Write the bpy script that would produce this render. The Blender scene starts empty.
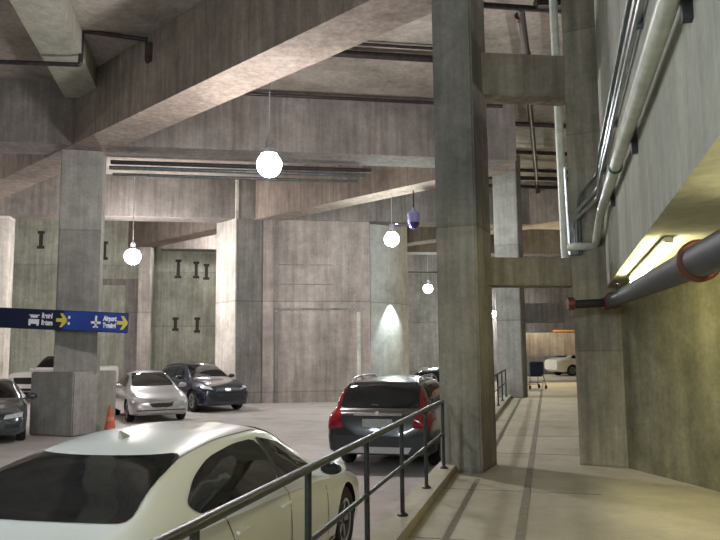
import bpy, bmesh, math, random
from mathutils import Vector, Matrix
from mathutils.bvhtree import BVHTree
C = bpy.context.scene.collection
random.seed(4)
PI = math.pi
G = -0.41            # garage floor level; the walkway is z = 0
ZS, ZC = 6.95, 8.6   # girder soffit, ceiling
SL = math.tan(math.radians(9.5))
def gy(y0, x): return y0 + SL*x          # girder lines run along this skew

# ------------------------------------------------------------------ materials
def nt(name):
    m = bpy.data.materials.new(name); m.use_nodes = True
    n = m.node_tree; return m, n.nodes, n.links, n.nodes['Principled BSDF']
def plain(name, col, rough=.5, metal=0, spec=None, coat=0, noise=0.0, nscale=8, emit=None, es=0):
    m, N, L, b = nt(name)
    b.inputs['Base Color'].default_value = (*col, 1); b.inputs['Roughness'].default_value = rough
    b.inputs['Metallic'].default_value = metal; b.inputs['Coat Weight'].default_value = coat
    b.inputs['Coat Roughness'].default_value = .06
    if spec is not None: b.inputs['Specular IOR Level'].default_value = spec
    if emit: b.inputs['Emission Color'].default_value = (*emit, 1); b.inputs['Emission Strength'].default_value = es
    if noise:
        tc = N.new('ShaderNodeTexCoord'); t = N.new('ShaderNodeTexNoise'); t.inputs['Scale'].default_value = nscale; t.inputs['Detail'].default_value = 5
        L.new(tc.outputs['Object'], t.inputs['Vector'])
        r = N.new('ShaderNodeValToRGB'); r.color_ramp.elements[0].position = .3; r.color_ramp.elements[1].position = .7
        r.color_ramp.elements[0].color = (*[c*(1-noise) for c in col], 1); r.color_ramp.elements[1].color = (*[min(1, c*(1+noise)) for c in col], 1)
        L.new(t.outputs['Fac'], r.inputs['Fac']); L.new(r.outputs['Color'], b.inputs['Base Color'])
    return m
def concrete(name, base, var=.28, stripe=.18, pour=2.4, stain=(.13, .09, .07), stain_amt=.35, rough=.85, seed=0, board=.14, dark_line=.35, lo=None):
    """board-formed concrete: blotches, vertical board streaks, level pour joints, rusty stains"""
    m, N, L, b = nt(name)
    b.inputs['Roughness'].default_value = rough; b.inputs['Specular IOR Level'].default_value = .25
    tc = N.new('ShaderNodeTexCoord'); mp = N.new('ShaderNodeMapping'); mp.inputs['Location'].default_value = (seed*3.1, seed*1.7, 0)
    L.new(tc.outputs['Object'], mp.inputs['Vector'])
    def noise(scale, det=6, sc3=None, rg=.6):
        t = N.new('ShaderNodeTexNoise'); t.inputs['Scale'].default_value = scale; t.inputs['Detail'].default_value = det; t.inputs['Roughness'].default_value = rg
        if sc3:
            q = N.new('ShaderNodeMapping'); q.inputs['Scale'].default_value = sc3; L.new(mp.outputs[0], q.inputs['Vector']); L.new(q.outputs[0], t.inputs['Vector'])
        else: L.new(mp.outputs[0], t.inputs['Vector'])
        return t.outputs['Fac']
    def ramp(src, a, bb, ca, cb):
        r = N.new('ShaderNodeMapRange'); r.inputs['From Min'].default_value = a; r.inputs['From Max'].default_value = bb
        r.inputs['To Min'].default_value = ca; r.inputs['To Max'].default_value = cb; L.new(src, r.inputs['Value']); return r.outputs[0]
    def mul(a, c):
        q = N.new('ShaderNodeMath'); q.operation = 'MULTIPLY'; L.new(a, q.inputs[0]); L.new(c, q.inputs[1]); return q.outputs[0]
    f = mul(ramp(noise(.55), .3, .7, 1-var, 1+var), ramp(noise(3.2), .3, .7, 1-var*.5, 1+var*.5))
    f = mul(f, ramp(noise(1/board, 3, (1, 1, .06)), .35, .65, 1-stripe, 1+stripe))
    f = mul(f, ramp(noise(16, 3), .3, .7, 1-var*.35, 1+var*.35))
    if pour:
        s = N.new('ShaderNodeSeparateXYZ'); L.new(tc.outputs['Object'], s.inputs[0])
        d = N.new('ShaderNodeMath'); d.operation = 'DIVIDE'; d.inputs[1].default_value = pour; L.new(s.outputs['Z'], d.inputs[0])
        fr = N.new('ShaderNodeMath'); fr.operation = 'FRACT'; L.new(d.outputs[0], fr.inputs[0])
        f = mul(f, ramp(fr.outputs[0], 0, .022, 1-dark_line, 1))
        fl = N.new('ShaderNodeMath'); fl.operation = 'FLOOR'; L.new(d.outputs[0], fl.inputs[0])
        w = N.new('ShaderNodeTexWhiteNoise'); w.noise_dimensions = '1D'; L.new(fl.outputs[0], w.inputs['W'])
        f = mul(f, ramp(w.outputs['Value'], 0, 1, .88, 1.1))
    mx = N.new('ShaderNodeMix'); mx.data_type = 'RGBA'; mx.inputs[6].default_value = (*base, 1); mx.inputs[7].default_value = (*stain, 1)
    st = ramp(noise(.9, 7, (1.6, 1.6, .35)), .5, .72, 0, stain_amt); L.new(st, mx.inputs[0])
    vm = N.new('ShaderNodeVectorMath'); vm.operation = 'SCALE'; L.new(mx.outputs[2], vm.inputs[0]); L.new(f, vm.inputs['Scale'])
    L.new(vm.outputs[0], b.inputs['Base Color'])
    bp = N.new('ShaderNodeBump'); bp.inputs['Strength'].default_value = .35; bp.inputs['Distance'].default_value = .02; L.new(f, bp.inputs['Height']); L.new(bp.outputs[0], b.inputs['Normal'])
    return m
M = {}
M['girder'] = concrete('girder_concrete', (.205, .187, .17), pour=0, stain=(.16, .10, .08), stain_amt=.35)
M['diag'] = concrete('diagonal_beam_concrete', (.26, .215, .18), pour=0, stain=(.13, .095, .07), stain_amt=.5, seed=3)
M['column'] = concrete('column_concrete', (.30, .29, .27), stripe=.12, pour=2.6, stain=(.2, .17, .13), seed=5, dark_line=.4)
M['colfront'] = concrete('weathered_column_concrete', (.25, .235, .205), stripe=.16, pour=3.35, stain=(.17, .15, .11), seed=7, var=.3, dark_line=.3)
M['wall'] = concrete('wall_concrete', (.36, .305, .28), stripe=.15, pour=3.6, seed=9, stain=(.20, .14, .12), stain_amt=.5, board=.22)
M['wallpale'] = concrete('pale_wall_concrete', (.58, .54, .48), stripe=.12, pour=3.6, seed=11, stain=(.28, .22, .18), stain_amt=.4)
M['wallgreen'] = concrete('greenish_wall_concrete', (.38, .39, .32), stripe=.15, pour=3.0, seed=13, stain=(.18, .18, .13), stain_amt=.5)
M['cyl'] = concrete('curved_wall_concrete', (.45, .45, .43), stripe=.06, pour=3.6, seed=14, stain_amt=.2, stain=(.3, .3, .28))
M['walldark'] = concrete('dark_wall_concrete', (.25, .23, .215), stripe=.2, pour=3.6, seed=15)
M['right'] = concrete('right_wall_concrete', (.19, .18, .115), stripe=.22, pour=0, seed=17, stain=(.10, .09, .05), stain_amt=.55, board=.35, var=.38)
M['pier'] = concrete('pier_concrete', (.26, .235, .18), stripe=.25, pour=1.6, seed=19, stain=(.12, .10, .07), stain_amt=.5, dark_line=.25)
M['upper'] = concrete('upper_wall_concrete', (.36, .36, .30), stripe=.10, pour=0, seed=21, stain=(.22, .21, .16), stain_amt=.4, var=.2)
M['ceil'] = concrete('ceiling_concrete', (.33, .30, .26), stripe=.1, pour=0, seed=23, stain=(.2, .15, .12), stain_amt=.4)
M['floor'] = concrete('garage_floor_concrete', (.46, .42, .40), stripe=0, pour=0, seed=25, stain=(.25, .22, .2), stain_amt=.45, rough=.6, var=.14)
def paving():
    m = concrete('walkway_concrete', (.47, .43, .34), stripe=0, pour=0, seed=27, stain=(.30, .27, .2), stain_amt=.5, rough=.7, var=.14)
    return m
M['walk'] = paving()
M['dark_line'] = plain('floor_joint_and_shadow', (.25, .225, .175), .9, noise=.2)  # tone of the cross joints and of the painted shadow lines
M['rail'] = plain('railing_steel', (.035, .037, .038), .38, .3, noise=.3, nscale=20)
M['black'] = plain('black_rubber', (.012, .012, .012), .75)
M['trimblack'] = plain('black_plastic', (.02, .02, .022), .45)
M['glass'] = plain('dark_car_glass', (.008, .010, .011), .04, 0, .7, noise=.2)
M['chrome'] = plain('chrome', (.75, .75, .75), .15, 1, noise=.05)
M['rim'] = plain('wheel_alloy', (.45, .45, .46), .3, .8, noise=.1)
M['headlamp'] = plain('headlamp_lens', (.75, .78, .8), .08, .4, noise=.2, nscale=20)
M['tail'] = plain('red_tail_lens', (.24, .010, .015), .12, 0, .6, noise=.3, nscale=12)
M['plate'] = plain('licence_plate', (.36, .36, .35), .4, noise=.25, nscale=30)
M['platecol'] = plain('plate_ink', (.06, .08, .14), .5)
M['pipe_dark'] = plain('dark_iron_pipe', (.035, .030, .030), .5, .3, noise=.4)
M['pipe_big'] = plain('charcoal_pipe', (.030, .035, .040), .5, .1, noise=.3, nscale=5)
M['pipe_pale'] = plain('pale_painted_pipe', (.6, .62, .54), .35, .0, noise=.15)
M['conduit'] = plain('galvanised_conduit', (.42, .45, .46), .28, .85, noise=.25)
M['conduit_dark'] = plain('dark_conduit', (.12, .14, .14), .4, .5, noise=.3)
M['red'] = plain('red_coupling', (.10, .018, .013), .5, noise=.3)
M['tape'] = plain('green_pipe_marker', (.03, .12, .07), .5)
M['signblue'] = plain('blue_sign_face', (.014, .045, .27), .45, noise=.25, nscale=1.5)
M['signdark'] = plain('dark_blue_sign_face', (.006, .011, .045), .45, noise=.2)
M['signwhite'] = plain('white_sign_lettering', (.80, .84, .9), .5, emit=(.8, .85, 1), es=0.0)
M['signyellow'] = plain('yellow_sign_arrow', (.66, .58, .08), .5)
M['signnavy'] = plain('navy_sign_casing', (.010, .018, .075), .5)
M['orange'] = plain('orange_cone_plastic', (.50, .10, .05), .55, noise=.15)
M['coneband'] = plain('cone_reflective_band', (.62, .2, .14), .4)
M['lampmetal'] = plain('lamp_housing_metal', (.5, .5, .52), .35, .6, noise=.1)
M['globe'] = plain('lit_lamp_globe', (1, 1, 1), .5, emit=(1, .95, .95), es=230)
M['globe2'] = plain('lit_lamp_globe_cool', (1, 1, 1), .5, emit=(.9, 1.0, .97), es=230)
M['globe3'] = plain('lit_lamp_globe_bluish', (1, 1, 1), .5, emit=(.78, .92, 1), es=230)
M['tube'] = plain('lit_fluorescent_tube', (1, 1, 1), .5, emit=(1, .91, .48), es=48)
M['domeblue'] = plain('bluish_camera_housing', (.22, .22, .42), .35, noise=.15)
M['domedark'] = plain('dark_camera_dome', (.02, .015, .07), .08, 0, .8)
M['navy'] = plain('navy_fabric', (.012, .02, .045), .7, noise=.3)
M['slot'] = plain('dark_slot_shade', (.06, .05, .042), .95)
def paint(name, col, metal=.0, rough=.3): return plain(name, col, rough, metal, coat=.8, noise=.03, nscale=2)

# ------------------------------------------------------------------ helpers
def link(name, bm, mat, parent=None, smooth=False, mats=None):
    me = bpy.data.meshes.new(name)
    bmesh.ops.recalc_face_normals(bm, faces=bm.faces[:])
    if smooth:
        for f in bm.faces: f.smooth = True
    bm.to_mesh(me); bm.free()
    for q in (mats or [mat]): me.materials.append(q)
    if smooth:
        try: me.set_sharp_from_angle(angle=math.radians(38))
        except Exception: pass
    o = bpy.data.objects.new(name, me); C.objects.link(o)
    if parent: o.parent = parent
    return o
def tag(o, label, cat, group=None, kind=None):
    o['label'] = label; o['category'] = cat
    if group: o['group'] = group
    if kind: o['kind'] = kind
    return o
def thing(name, label, cat, loc=(0, 0, 0), rz=0, group=None):
    o = bpy.data.objects.new(name, None); C.objects.link(o); o.location = loc; o.rotation_euler = (0, 0, rz); o.empty_display_size = .2
    return tag(o, label, cat, group)
def struct(o): o['kind'] = 'structure'; return o
def copy_tree(o, parent=None):
    c = o.copy(); C.objects.link(c)
    if parent: c.parent = parent
    for ch in list(o.children): copy_tree(ch, c)
    return c
def box(bm, c, d, rz=0, mtx=None):
    m = Matrix.Translation(c) @ Matrix.Rotation(rz, 4, 'Z') @ Matrix.Diagonal((*d, 1))
    if mtx: m = mtx @ m
    return bmesh.ops.create_cube(bm, size=1, matrix=m)['verts']
def prism(bm, pts, z0, z1):
    a = [bm.verts.new((x, y, z0)) for x, y in pts]; b = [bm.verts.new((x, y, z1)) for x, y in pts]
    n = len(pts); bm.faces.new(a[::-1]); bm.faces.new(b)
    for i in range(n): bm.faces.new((a[i], a[(i+1) % n], b[(i+1) % n], b[i]))
def bevel(bm, w, seg=2):
    bmesh.ops.bevel(bm, geom=[e for e in bm.edges], offset=w, segments=seg, affect='EDGES', clamp_overlap=True)
def tube(bm, pts, r, n=10, round_=0.0):
    """tube along a polyline with optionally rounded corners"""
    P = [Vector(p) for p in pts]
    if round_ and len(P) > 2:
        Q = [P[0]]
        for i in range(1, len(P)-1):
            a = (P[i-1]-P[i]); b = (P[i+1]-P[i]); d = min(round_, a.length*.45, b.length*.45)
            s, e = P[i]+a.normalized()*d, P[i]+b.normalized()*d
            for k in range(5):
                t = k/4; Q.append((1-t)**2*s + 2*t*(1-t)*P[i] + t*t*e)
        Q.append(P[-1]); P = Q
    rings = []
    for i, p in enumerate(P):
        t = (P[min(i+1, len(P)-1)] - P[max(i-1, 0)]).normalized()
        up = Vector((0, 0, 1)) if abs(t.z) < .95 else Vector((0, 1, 0))
        if rings: up = prev
        u = t.cross(up).normalized(); v = u.cross(t).normalized(); prev = v
        rings.append([bm.verts.new(p + r*(math.cos(2*PI*k/n)*u + math.sin(2*PI*k/n)*v)) for k in range(n)])
    for a, b in zip(rings, rings[1:]):
        for k in range(n): bm.faces.new((a[k], a[(k+1) % n], b[(k+1) % n], b[k]))
    bm.faces.new(rings[0][::-1]); bm.faces.new(rings[-1])
def lathe(bm, prof, n=24, mtx=None):
    """profile (r, z) around z"""
    mtx = mtx or Matrix()
    rings = []
    for r, z in prof:
        rings.append([bm.verts.new(mtx @ Vector((r*math.cos(2*PI*k/n), r*math.sin(2*PI*k/n), z))) for k in range(n)] if r > 1e-5 else [bm.verts.new(mtx @ Vector((0, 0, z)))])
    for a, b in zip(rings, rings[1:]):
        for k in range(n):
            k2 = (k+1) % n
            if len(a) == 1 and len(b) == 1: continue
            if len(a) == 1: bm.faces.new((a[0], b[k2], b[k]))
            elif len(b) == 1: bm.faces.new((a[k], a[k2], b[0]))
            else: bm.faces.new((a[k], a[k2], b[k2], b[k]))
def B(): return bmesh.new()
def one(name, fn, mat, parent=None, smooth=False, **k):
    bm = B(); fn(bm); return link(name, bm, mat, parent, smooth)

# ------------------------------------------------------------------ setting
def slab(name, pts, z0, z1, mat): return struct(one(name, lambda b: prism(b, pts, z0, z1), mat))
RA = Vector((.2504, .9681))        # direction of the walkway and its railing
RN = Vector((.9681, -.2504))       # to the right of it
R0 = Vector((1.09, 9.72))          # where the railing meets the first column
def rl(t, n=0): p = R0 + RA*t + RN*n; return (p.x, p.y)
slab('floor_garage', [(-26, -16), (26, -16), (26, 56), (-26, 56)], G-.3, G, M['floor'])
slab('floor_walkway', [rl(-26, .11), rl(38, .11), (30, 49), (30, -14), (4, -18)], G-.02, 0, M['walk'])
slab('trim_1', [rl(-26, -.13), rl(34, -.13), rl(34, .115), rl(-26, .115)], G-.02, .10, M['walk'])
slab('ceiling', [(-26, -16), (26, -16), (26, 56), (-26, 56)], ZC, ZC+.4, M['ceil'])
slab('wall_left', [(-26.4, -16), (-26, -16), (-26, 56), (-26.4, 56)], G, ZC, M['wall'])
slab('wall_behind', [(-26, -16.4), (26, -16.4), (26, -16), (-26, -16)], G, ZC, M['walldark'])
slab('wall_far', [(-26, 50.2), (26, 56), (26, 56.4), (-26, 50.6)], G, ZC, M['wallpale'])
# slot walls at the back left, returns and pilasters
slab('wall_back_left', [(-25.9, gy(38.2, -25.9)), (-10.62, gy(38.2, -10.62)), (-10.8, gy(39.3, -10.8)), (-25.9, gy(39.3, -25.9))], G, ZC, M['wallgreen'])
slab('wall_back_slotted', [(-15, gy(41.3, -15)), (-2, gy(41.3, -2)), (-2, gy(42, -2)), (-15, gy(42, -15))], G, ZC, M['wallgreen'])
slab('trim_2', [(-11.15, gy(37.9, -11.15)), (-10.6, gy(37.9, -10.6)), (-10.6, gy(38.25, -10.6)), (-11.15, gy(38.25, -11.15))], G, ZC-1.65, M['wallpale'])
slab('trim_3', [(-11.75, gy(37.95, -11.75)), (-11.18, gy(37.95, -11.18)), (-11.18, gy(38.25, -11.18)), (-11.75, gy(38.25, -11.75))], G, 5.3, M['walldark'])  # dark band: shade of the side face put into its colour
slab('trim_4', [(-13.6, gy(38.0, -13.6)), (-11.75, gy(38.0, -11.75)), (-11.75, gy(38.25, -11.75)), (-13.6, gy(38.25, -13.6))], 5.0, 5.3, M['walldark'])
slab('trim_5', [(-13.6, gy(38.0, -13.6)), (-13.35, gy(38.0, -13.35)), (-13.35, gy(38.25, -13.35)), (-13.6, gy(38.25, -13.6))], G, 5.0, M['walldark'])
slab('wall_back_green_panel', [(-13.35, gy(38.12, -13.35)), (-11.75, gy(38.12, -11.75)), (-11.75, gy(38.25, -11.75)), (-13.35, gy(38.25, -13.35))], G, 5.0, M['wallgreen'])
# central bay: pale end pilaster, grey return, panelled wall, rounded end
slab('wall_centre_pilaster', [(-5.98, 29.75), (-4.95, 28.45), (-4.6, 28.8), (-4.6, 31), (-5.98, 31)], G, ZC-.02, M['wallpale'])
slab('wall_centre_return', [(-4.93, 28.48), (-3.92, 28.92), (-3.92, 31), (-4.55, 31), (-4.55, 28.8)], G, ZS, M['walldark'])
slab('wall_centre', [(-3.92, 28.88), (.40, gy(29.5, .40)), (.5, 31.4), (-3.92, 31.4)], G, ZS, M['wall'])
one('wall_centre_rounded', lambda b: lathe(b, [(0, G), (2.92, G), (2.92, ZC-.01), (0, ZC-.01)], 96, Matrix.Translation((-.75, 32.75, 0))), M['cyl'], smooth=True)['kind'] = 'structure'
# raised formwork panels and ribs on the centre wall
def cw(x): return 28.88+(gy(29.5, .18)-28.88)*(x+3.92)/4.1
def rib(name, x0, x1, z0, z1, t, mat): return slab(name, [(x0, cw(x0)-t), (x1, cw(x1)-t), (x1, cw(x1)+.1), (x0, cw(x0)+.1)], z0, z1, mat)
rib('trim_6', -3.9, -3.5, G, ZS-.02, .06, M['wall'])
rib('trim_7', -3.5, .15, 3.28, 3.36, .03, M['walldark'])
rib('trim_8', -1.05, -1.0, 3.36, ZS-.3, .025, M['wall'])
rib('trim_9', -3.2, .0, 6.45, 6.52, .03, M['wall'])
for k, z in enumerate((4.05, 4.5, 4.95, 5.4)): rib('trim_%d' % (10+k), -.98, .08, z, z+.06, .03, M['wall'])
rib('trim_14', -3.3, -1.1, 5.1, 5.14, .02, M['walldark'])
rib('trim_15', -3.3, -1.1, 4.3, 4.34, .02, M['walldark'])
rib('trim_16', -.15, .0, G, 3.2, .03, M['wallpale'])
rib('trim_17', -3.45, -3.3, G, 3.2, .03, M['walldark'])
# right side: wall beside the walkway, its deep upper part with soffit, pier, wall beyond
WR = [(3.68, 10.18), (4.10, 8.47), (6.35, -.7), (9.8, -14.8)]
slab('wall_right', WR + [(10.8, -14.8), (9, 10.3)], 0, 2.5, M['right'])
slab('wall_right_upper', [(-.24, -3.3), (3.42, 9.93), (3.52, 10.20), (3.60, 10.26), (9, 10.3), (9, -3.3)], 2.5, ZC, M['upper'])
slab('wall_pier', [(3.10, 10.47), (3.68, 10.18), (9, 10.3), (9, 11.35), (3.42, 11.2)], 0, ZC, M['pier'])
slab('wall_right_beyond', [(3.45, 11.2), (3.9, 11.2), (8.75, 27.4), (8.15, 27.5)], 0, 5.2, M['pier'])
slab('wall_far_corridor', [(6.6, 45.6), (20, 49), (20, 49.4), (6.6, 46.0)], 0, ZC, M['walldark'])
# strips proud by a hair: long ones are painted shadow lines, cross ones joints
def dark_line(n0, t0, t1, n1=None, w=.03):
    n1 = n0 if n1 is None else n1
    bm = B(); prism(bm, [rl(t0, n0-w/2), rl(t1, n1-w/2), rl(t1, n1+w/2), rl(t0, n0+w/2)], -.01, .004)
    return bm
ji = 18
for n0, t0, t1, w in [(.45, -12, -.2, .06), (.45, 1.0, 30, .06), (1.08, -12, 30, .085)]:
    struct(link('trim_%d' % ji, dark_line(n0, t0, t1, w=w), M['dark_line'])); ji += 1
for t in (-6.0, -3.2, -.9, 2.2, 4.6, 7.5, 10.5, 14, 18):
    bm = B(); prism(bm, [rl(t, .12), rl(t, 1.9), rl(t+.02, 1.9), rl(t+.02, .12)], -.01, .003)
    struct(link('trim_%d' % ji, bm, M['dark_line'])); ji += 1

# ------------------------------------------------------------------ columns and beams
def col(name, label, plan, z0, z1, mat, loc, rz=0, bev=.025):
    bm = B(); prism(bm, plan, z0-loc[2], z1-loc[2]); bmesh.ops.bevel(bm, geom=[e for e in bm.edges if abs(e.verts[0].co.z-e.verts[1].co.z) > .5], offset=bev, segments=2, affect='EDGES')
    o = link(name, bm, mat); o.location = loc; o.rotation_euler = (0, 0, rz); return tag(o, label, 'column')
def rect(w, d): return [(-w/2, -d/2), (w/2, -d/2), (w/2, d/2), (-w/2, d/2)]
RZ = math.radians(-24)
# the near column
col('concrete_column', 'tall grey concrete column in the foreground at the end of the black railing', rect(.58, .85), 0, ZC-.01, M['colfront'], (1.515, 10.34, 0), RZ)
# left column with its block base
t = thing('concrete_column', 'concrete column on a wide square block base behind the blue sign', 'column', (-7.36, 18.85, G), RZ)
bm = B(); prism(bm, rect(1.03, .85), 1.5, ZS-G+.3); bmesh.ops.bevel(bm, geom=[e for e in bm.edges if abs(e.verts[0].co.z-e.verts[1].co.z) > .5], offset=.03, segments=2, affect='EDGES')
sh = link('shaft', bm, M['column'], t); sh.rotation_euler = (0, 0, math.radians(38))
bm = B(); prism(bm, rect(1.46, 1.5), 0, 1.58); bevel(bm, .03); bb = link('base_block', bm, M['column'], t); bb.location = (-.1, .02, 0)
col('concrete_column', 'slim distant concrete column beside the walkway, beyond the foreground column', rect(.84, .80), 0, ZC-.01, M['column'], (5.22, 25.0, 0), RZ)
col('concrete_column', 'pinkish concrete post seen above the cross beam in the distance down the walkway', rect(.62, .6), 0, ZC-.01, M['wall'], (7.95, 36.4, 0), 0)
col('concrete_column', 'pale flat column at the far left edge between the dark grey car and the white pickup', rect(.95, .8), G, ZS, M['wallpale'], (-14.15, 27.9, G), math.radians(9.5))
def girder(label, y0, x0, x1, th, z0=ZS, z1=ZC, mat='girder', name='concrete_beam'):
    xm = (x0+x1)/2; bm = B()
    prism(bm, [(x0-xm, SL*(x0-xm)), (x1-xm, SL*(x1-xm)), (x1-xm-.16*th, SL*(x1-xm)+th), (x0-xm-.16*th, SL*(x0-xm)+th)], z0, z1)
    o = link(name, bm, M[mat]); o.location = (xm, gy(y0, xm), 0); return tag(o, label, 'beam')
girder('deep concrete girder crossing behind the brightest lamp, resting on the block-based column', 19.15, -25.8, 4.45, 1.15)
girder('deep concrete girder directly above the central concrete wall', 29.35, -25.8, 12.5, 1.1)
girder('distant girder with a pale lit underside over the slotted back wall', 38.55, -10.3, 14, 1.0)
girder('farthest girder, a small lit stripe right of the rounded wall', 48.2, -10, 16, .9)
girder('small brown cross beam spanning the walkway far down it', 25.3, 5.4, 7.55, .6, 2.6, 3.3)
def diag(label, s0, x0, x1, w=1.0, z0=ZS, z1=ZC, name='concrete_beam'):
    xm = (x0+x1)/2; ym = s0 - xm; bm = B(); h = w*math.sqrt(2)
    prism(bm, [(x0-xm, s0-x0-ym), (x1-xm, s0-x1-ym), (x1-xm, s0+h-x1-ym), (x0-xm, s0+h-x0-ym)], z0-.025, z1-.01)
    o = link(name, bm, M['diag']); o.location = (xm, ym, 0); return tag(o, label, 'beam')
diag('massive diagonal concrete beam from upper centre down to the block-based column', 10.6, -13.2, 2.0)
diag('diagonal beam with a bright pink underside from the central wall towards the foreground column', 24.45, -13.5, 4.4, .95)
diag('thin lit far diagonal beam right beside the second hanging lamp from the right', 37.9, -1.5, 12, .9)
# beam running down from the top left corner
bm = B(); d = Vector((-1.05, 5.0, 0)); n = Vector((.43, .09, 0))
a = Vector((-5.95+.5*1.05*2, 12.6-5.0, 0)); e = Vector((-7.02, 17.75, 0))
o0 = (a+e)/2
prism(bm, [((q-o0).x, (q-o0).y) for q in (a-n, a+n, e+n, e-n)], 8.08, ZC-.01)
o = link('concrete_beam', bm, M['upper']); o.location = (o0.x, o0.y, 0); tag(o, 'short pale ceiling beam coming from the top left corner to the big diagonal beam', 'beam')
# two cross beams between the near column and the pier
for z0, z1, lab, pm in ((5.42, 6.06, 'upper dark cross beam between the foreground column and the right pier', 'pier'), (2.56, 2.97, 'lower tan cross beam between the foreground column and the right pier', 'pier')):
    bm = B(); pts = [(1.82, 10.33), (3.14, 10.50), (3.22, 10.95), (1.80, 10.75)]
    prism(bm, [(x-2.5, y-10.6) for x, y in pts], z0, z1); bevel(bm, .015)
    o = link('cross_beam', bm, M[pm]); o.location = (2.5, 10.6, 0); tag(o, lab, 'beam')

# dark slots in the slotted walls: dark blocks whose colour holds the shade of the holes
def slot(px, z, h, y0, label, ybase):
    bm = B(); y = gy(ybase, px)
    box(bm, (0, 0, 0), (.17, .06, h)); box(bm, (0, -.01, h/2), (.32, .07, .14)); box(bm, (0, -.01, -h/2), (.34, .07, .14))
    o = link('wall_slot', bm, M['slot']); o.location = (px, y-.02, z); o.rotation_euler = (0, 0, math.atan(SL)); tag(o, label, 'slot', 'dark I-shaped slots on the back walls')
slot(-15.9, 7.25, .75, 0, 'dark I-shaped slot high on the pale wall at far left', 38.2)
slot(-12.9, 6.75, .8, 0, 'dark narrow slot on the wall left of the leftmost lamp', 38.2)
slot(-10.05, 6.2, .9, 0, 'upper dark slot, first from the left on the greenish back wall', 41.3)
slot(-9.1, 6.15, .8, 0, 'upper dark slot, second from the left on the greenish back wall', 41.3)
slot(-8.55, 6.05, .75, 0, 'upper dark slot nearest the pale pilaster on the greenish back wall', 41.3)
slot(-10.15, 3.15, .6, 0, 'lower dark slot, leftmost on the greenish back wall', 41.3)
slot(-9.0, 3.1, .7, 0, 'lower dark slot nearest the pale pilaster on the greenish back wall', 41.3)

# ------------------------------------------------------------------ railing
def railing(t0, t1, label, posts):
    r = thing('railing', label, 'railing', (*rl(t0), .10)); o = Vector((*rl(t0), .10))
    def P(t, z): return Vector((*rl(t), z)) - o
    one('top_rail', lambda b: tube(b, [P(t0, .965), P(t1, .965)], .026, 12), M['rail'], r, True)
    one('middle_rail', lambda b: tube(b, [P(t0, .55), P(t1, .55)], .019, 10), M['rail'], r, True)
    for t in posts:
        bm = B(); tube(bm, [P(t, .10), P(t, .955)], .021, 10); p = link('post', bm, M['rail'], r, True)
        bm = B(); lathe(bm, [(0, 0), (.052, 0), (.052, .012), (.028, .03), (0, .03)], 14, Matrix.Translation(P(t, .10))); link('foot_flange', bm, M['rail'], p, True)
    return r
railing(-10.2, -.06, 'black metal pipe railing along the raised walkway in the foreground', [-9.9, -8.4, -7.0, -5.6, -4.2, -2.83, -1.45, -.06])
railing(1.15, 14.6, 'farther black railing visible just right of the foreground column', [1.2, 3.1, 5.0, 6.9, 8.8, 10.7, 12.6, 14.55])

# ------------------------------------------------------------------ cars
def interp(ctrl, s):
    if s <= ctrl[0][0]: return ctrl[0][1]
    if s >= ctrl[-1][0]: return ctrl[-1][1]
    n = len(ctrl)
    def slope(i):
        if i == 0 or i == n-1:
            j = min(i, n-2); return (ctrl[j+1][1]-ctrl[j][1])/(ctrl[j+1][0]-ctrl[j][0])
        a = (ctrl[i][1]-ctrl[i-1][1])/(ctrl[i][0]-ctrl[i-1][0]); b = (ctrl[i+1][1]-ctrl[i][1])/(ctrl[i+1][0]-ctrl[i][0])
        return 0 if a*b <= 0 else 2*a*b/(a+b)
    for i in range(n-1):
        if s <= ctrl[i+1][0]:
            h = ctrl[i+1][0]-ctrl[i][0]; t = (s-ctrl[i][0])/h; a, b = ctrl[i][1], ctrl[i+1][1]
            return a*(2*t**3-3*t*t+1) + slope(i)*h*(t**3-2*t*t+t) + b*(3*t*t-2*t**3) + slope(i+1)*h*(t**3-t*t)
def section(sp, s):
    zr, zb, wb, wt, zs = (interp(sp[k], s) for k in ('roof', 'belt', 'wide', 'top', 'sill'))
    zr = max(zr, zb+.015)
    k = min(1, max(0, (zr-zb)/.45)); k = k*k*(3-2*k)            # 0 on bonnet or boot, 1 at the cabin
    e = .085*k + .012
    zm = zs + (zb-zs)*.55
    pts = [(0, zs), (wb-.12, zs), (wb-.035, zs+.05), (wb-.008, zs+(zb-zs)*.3), (wb, zm), (wb-.006, zs+(zb-zs)*.78), (wb-.03, zb-.045), (wb-.065*(1)-.02, zb)]
    x0 = wb-.085
    xt = wt*k + (x0-.10)*(1-k)
    for q in (.2, .4, .6, .8, 1):
        bow = math.sin(q*PI)*.022*k
        pts.append((x0+(xt-x0)*q+bow, zb+(zr-e-zb)*q))
    pts += [(xt-.03, zr-e*.74), (xt-.07, zr-e*.54), (xt-.13, zr-e*.38), (xt*.66, zr-e*.24), (xt*.45, zr-e*.11), (xt*.22, zr-e*.03), (0, zr)]
    return pts
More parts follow.
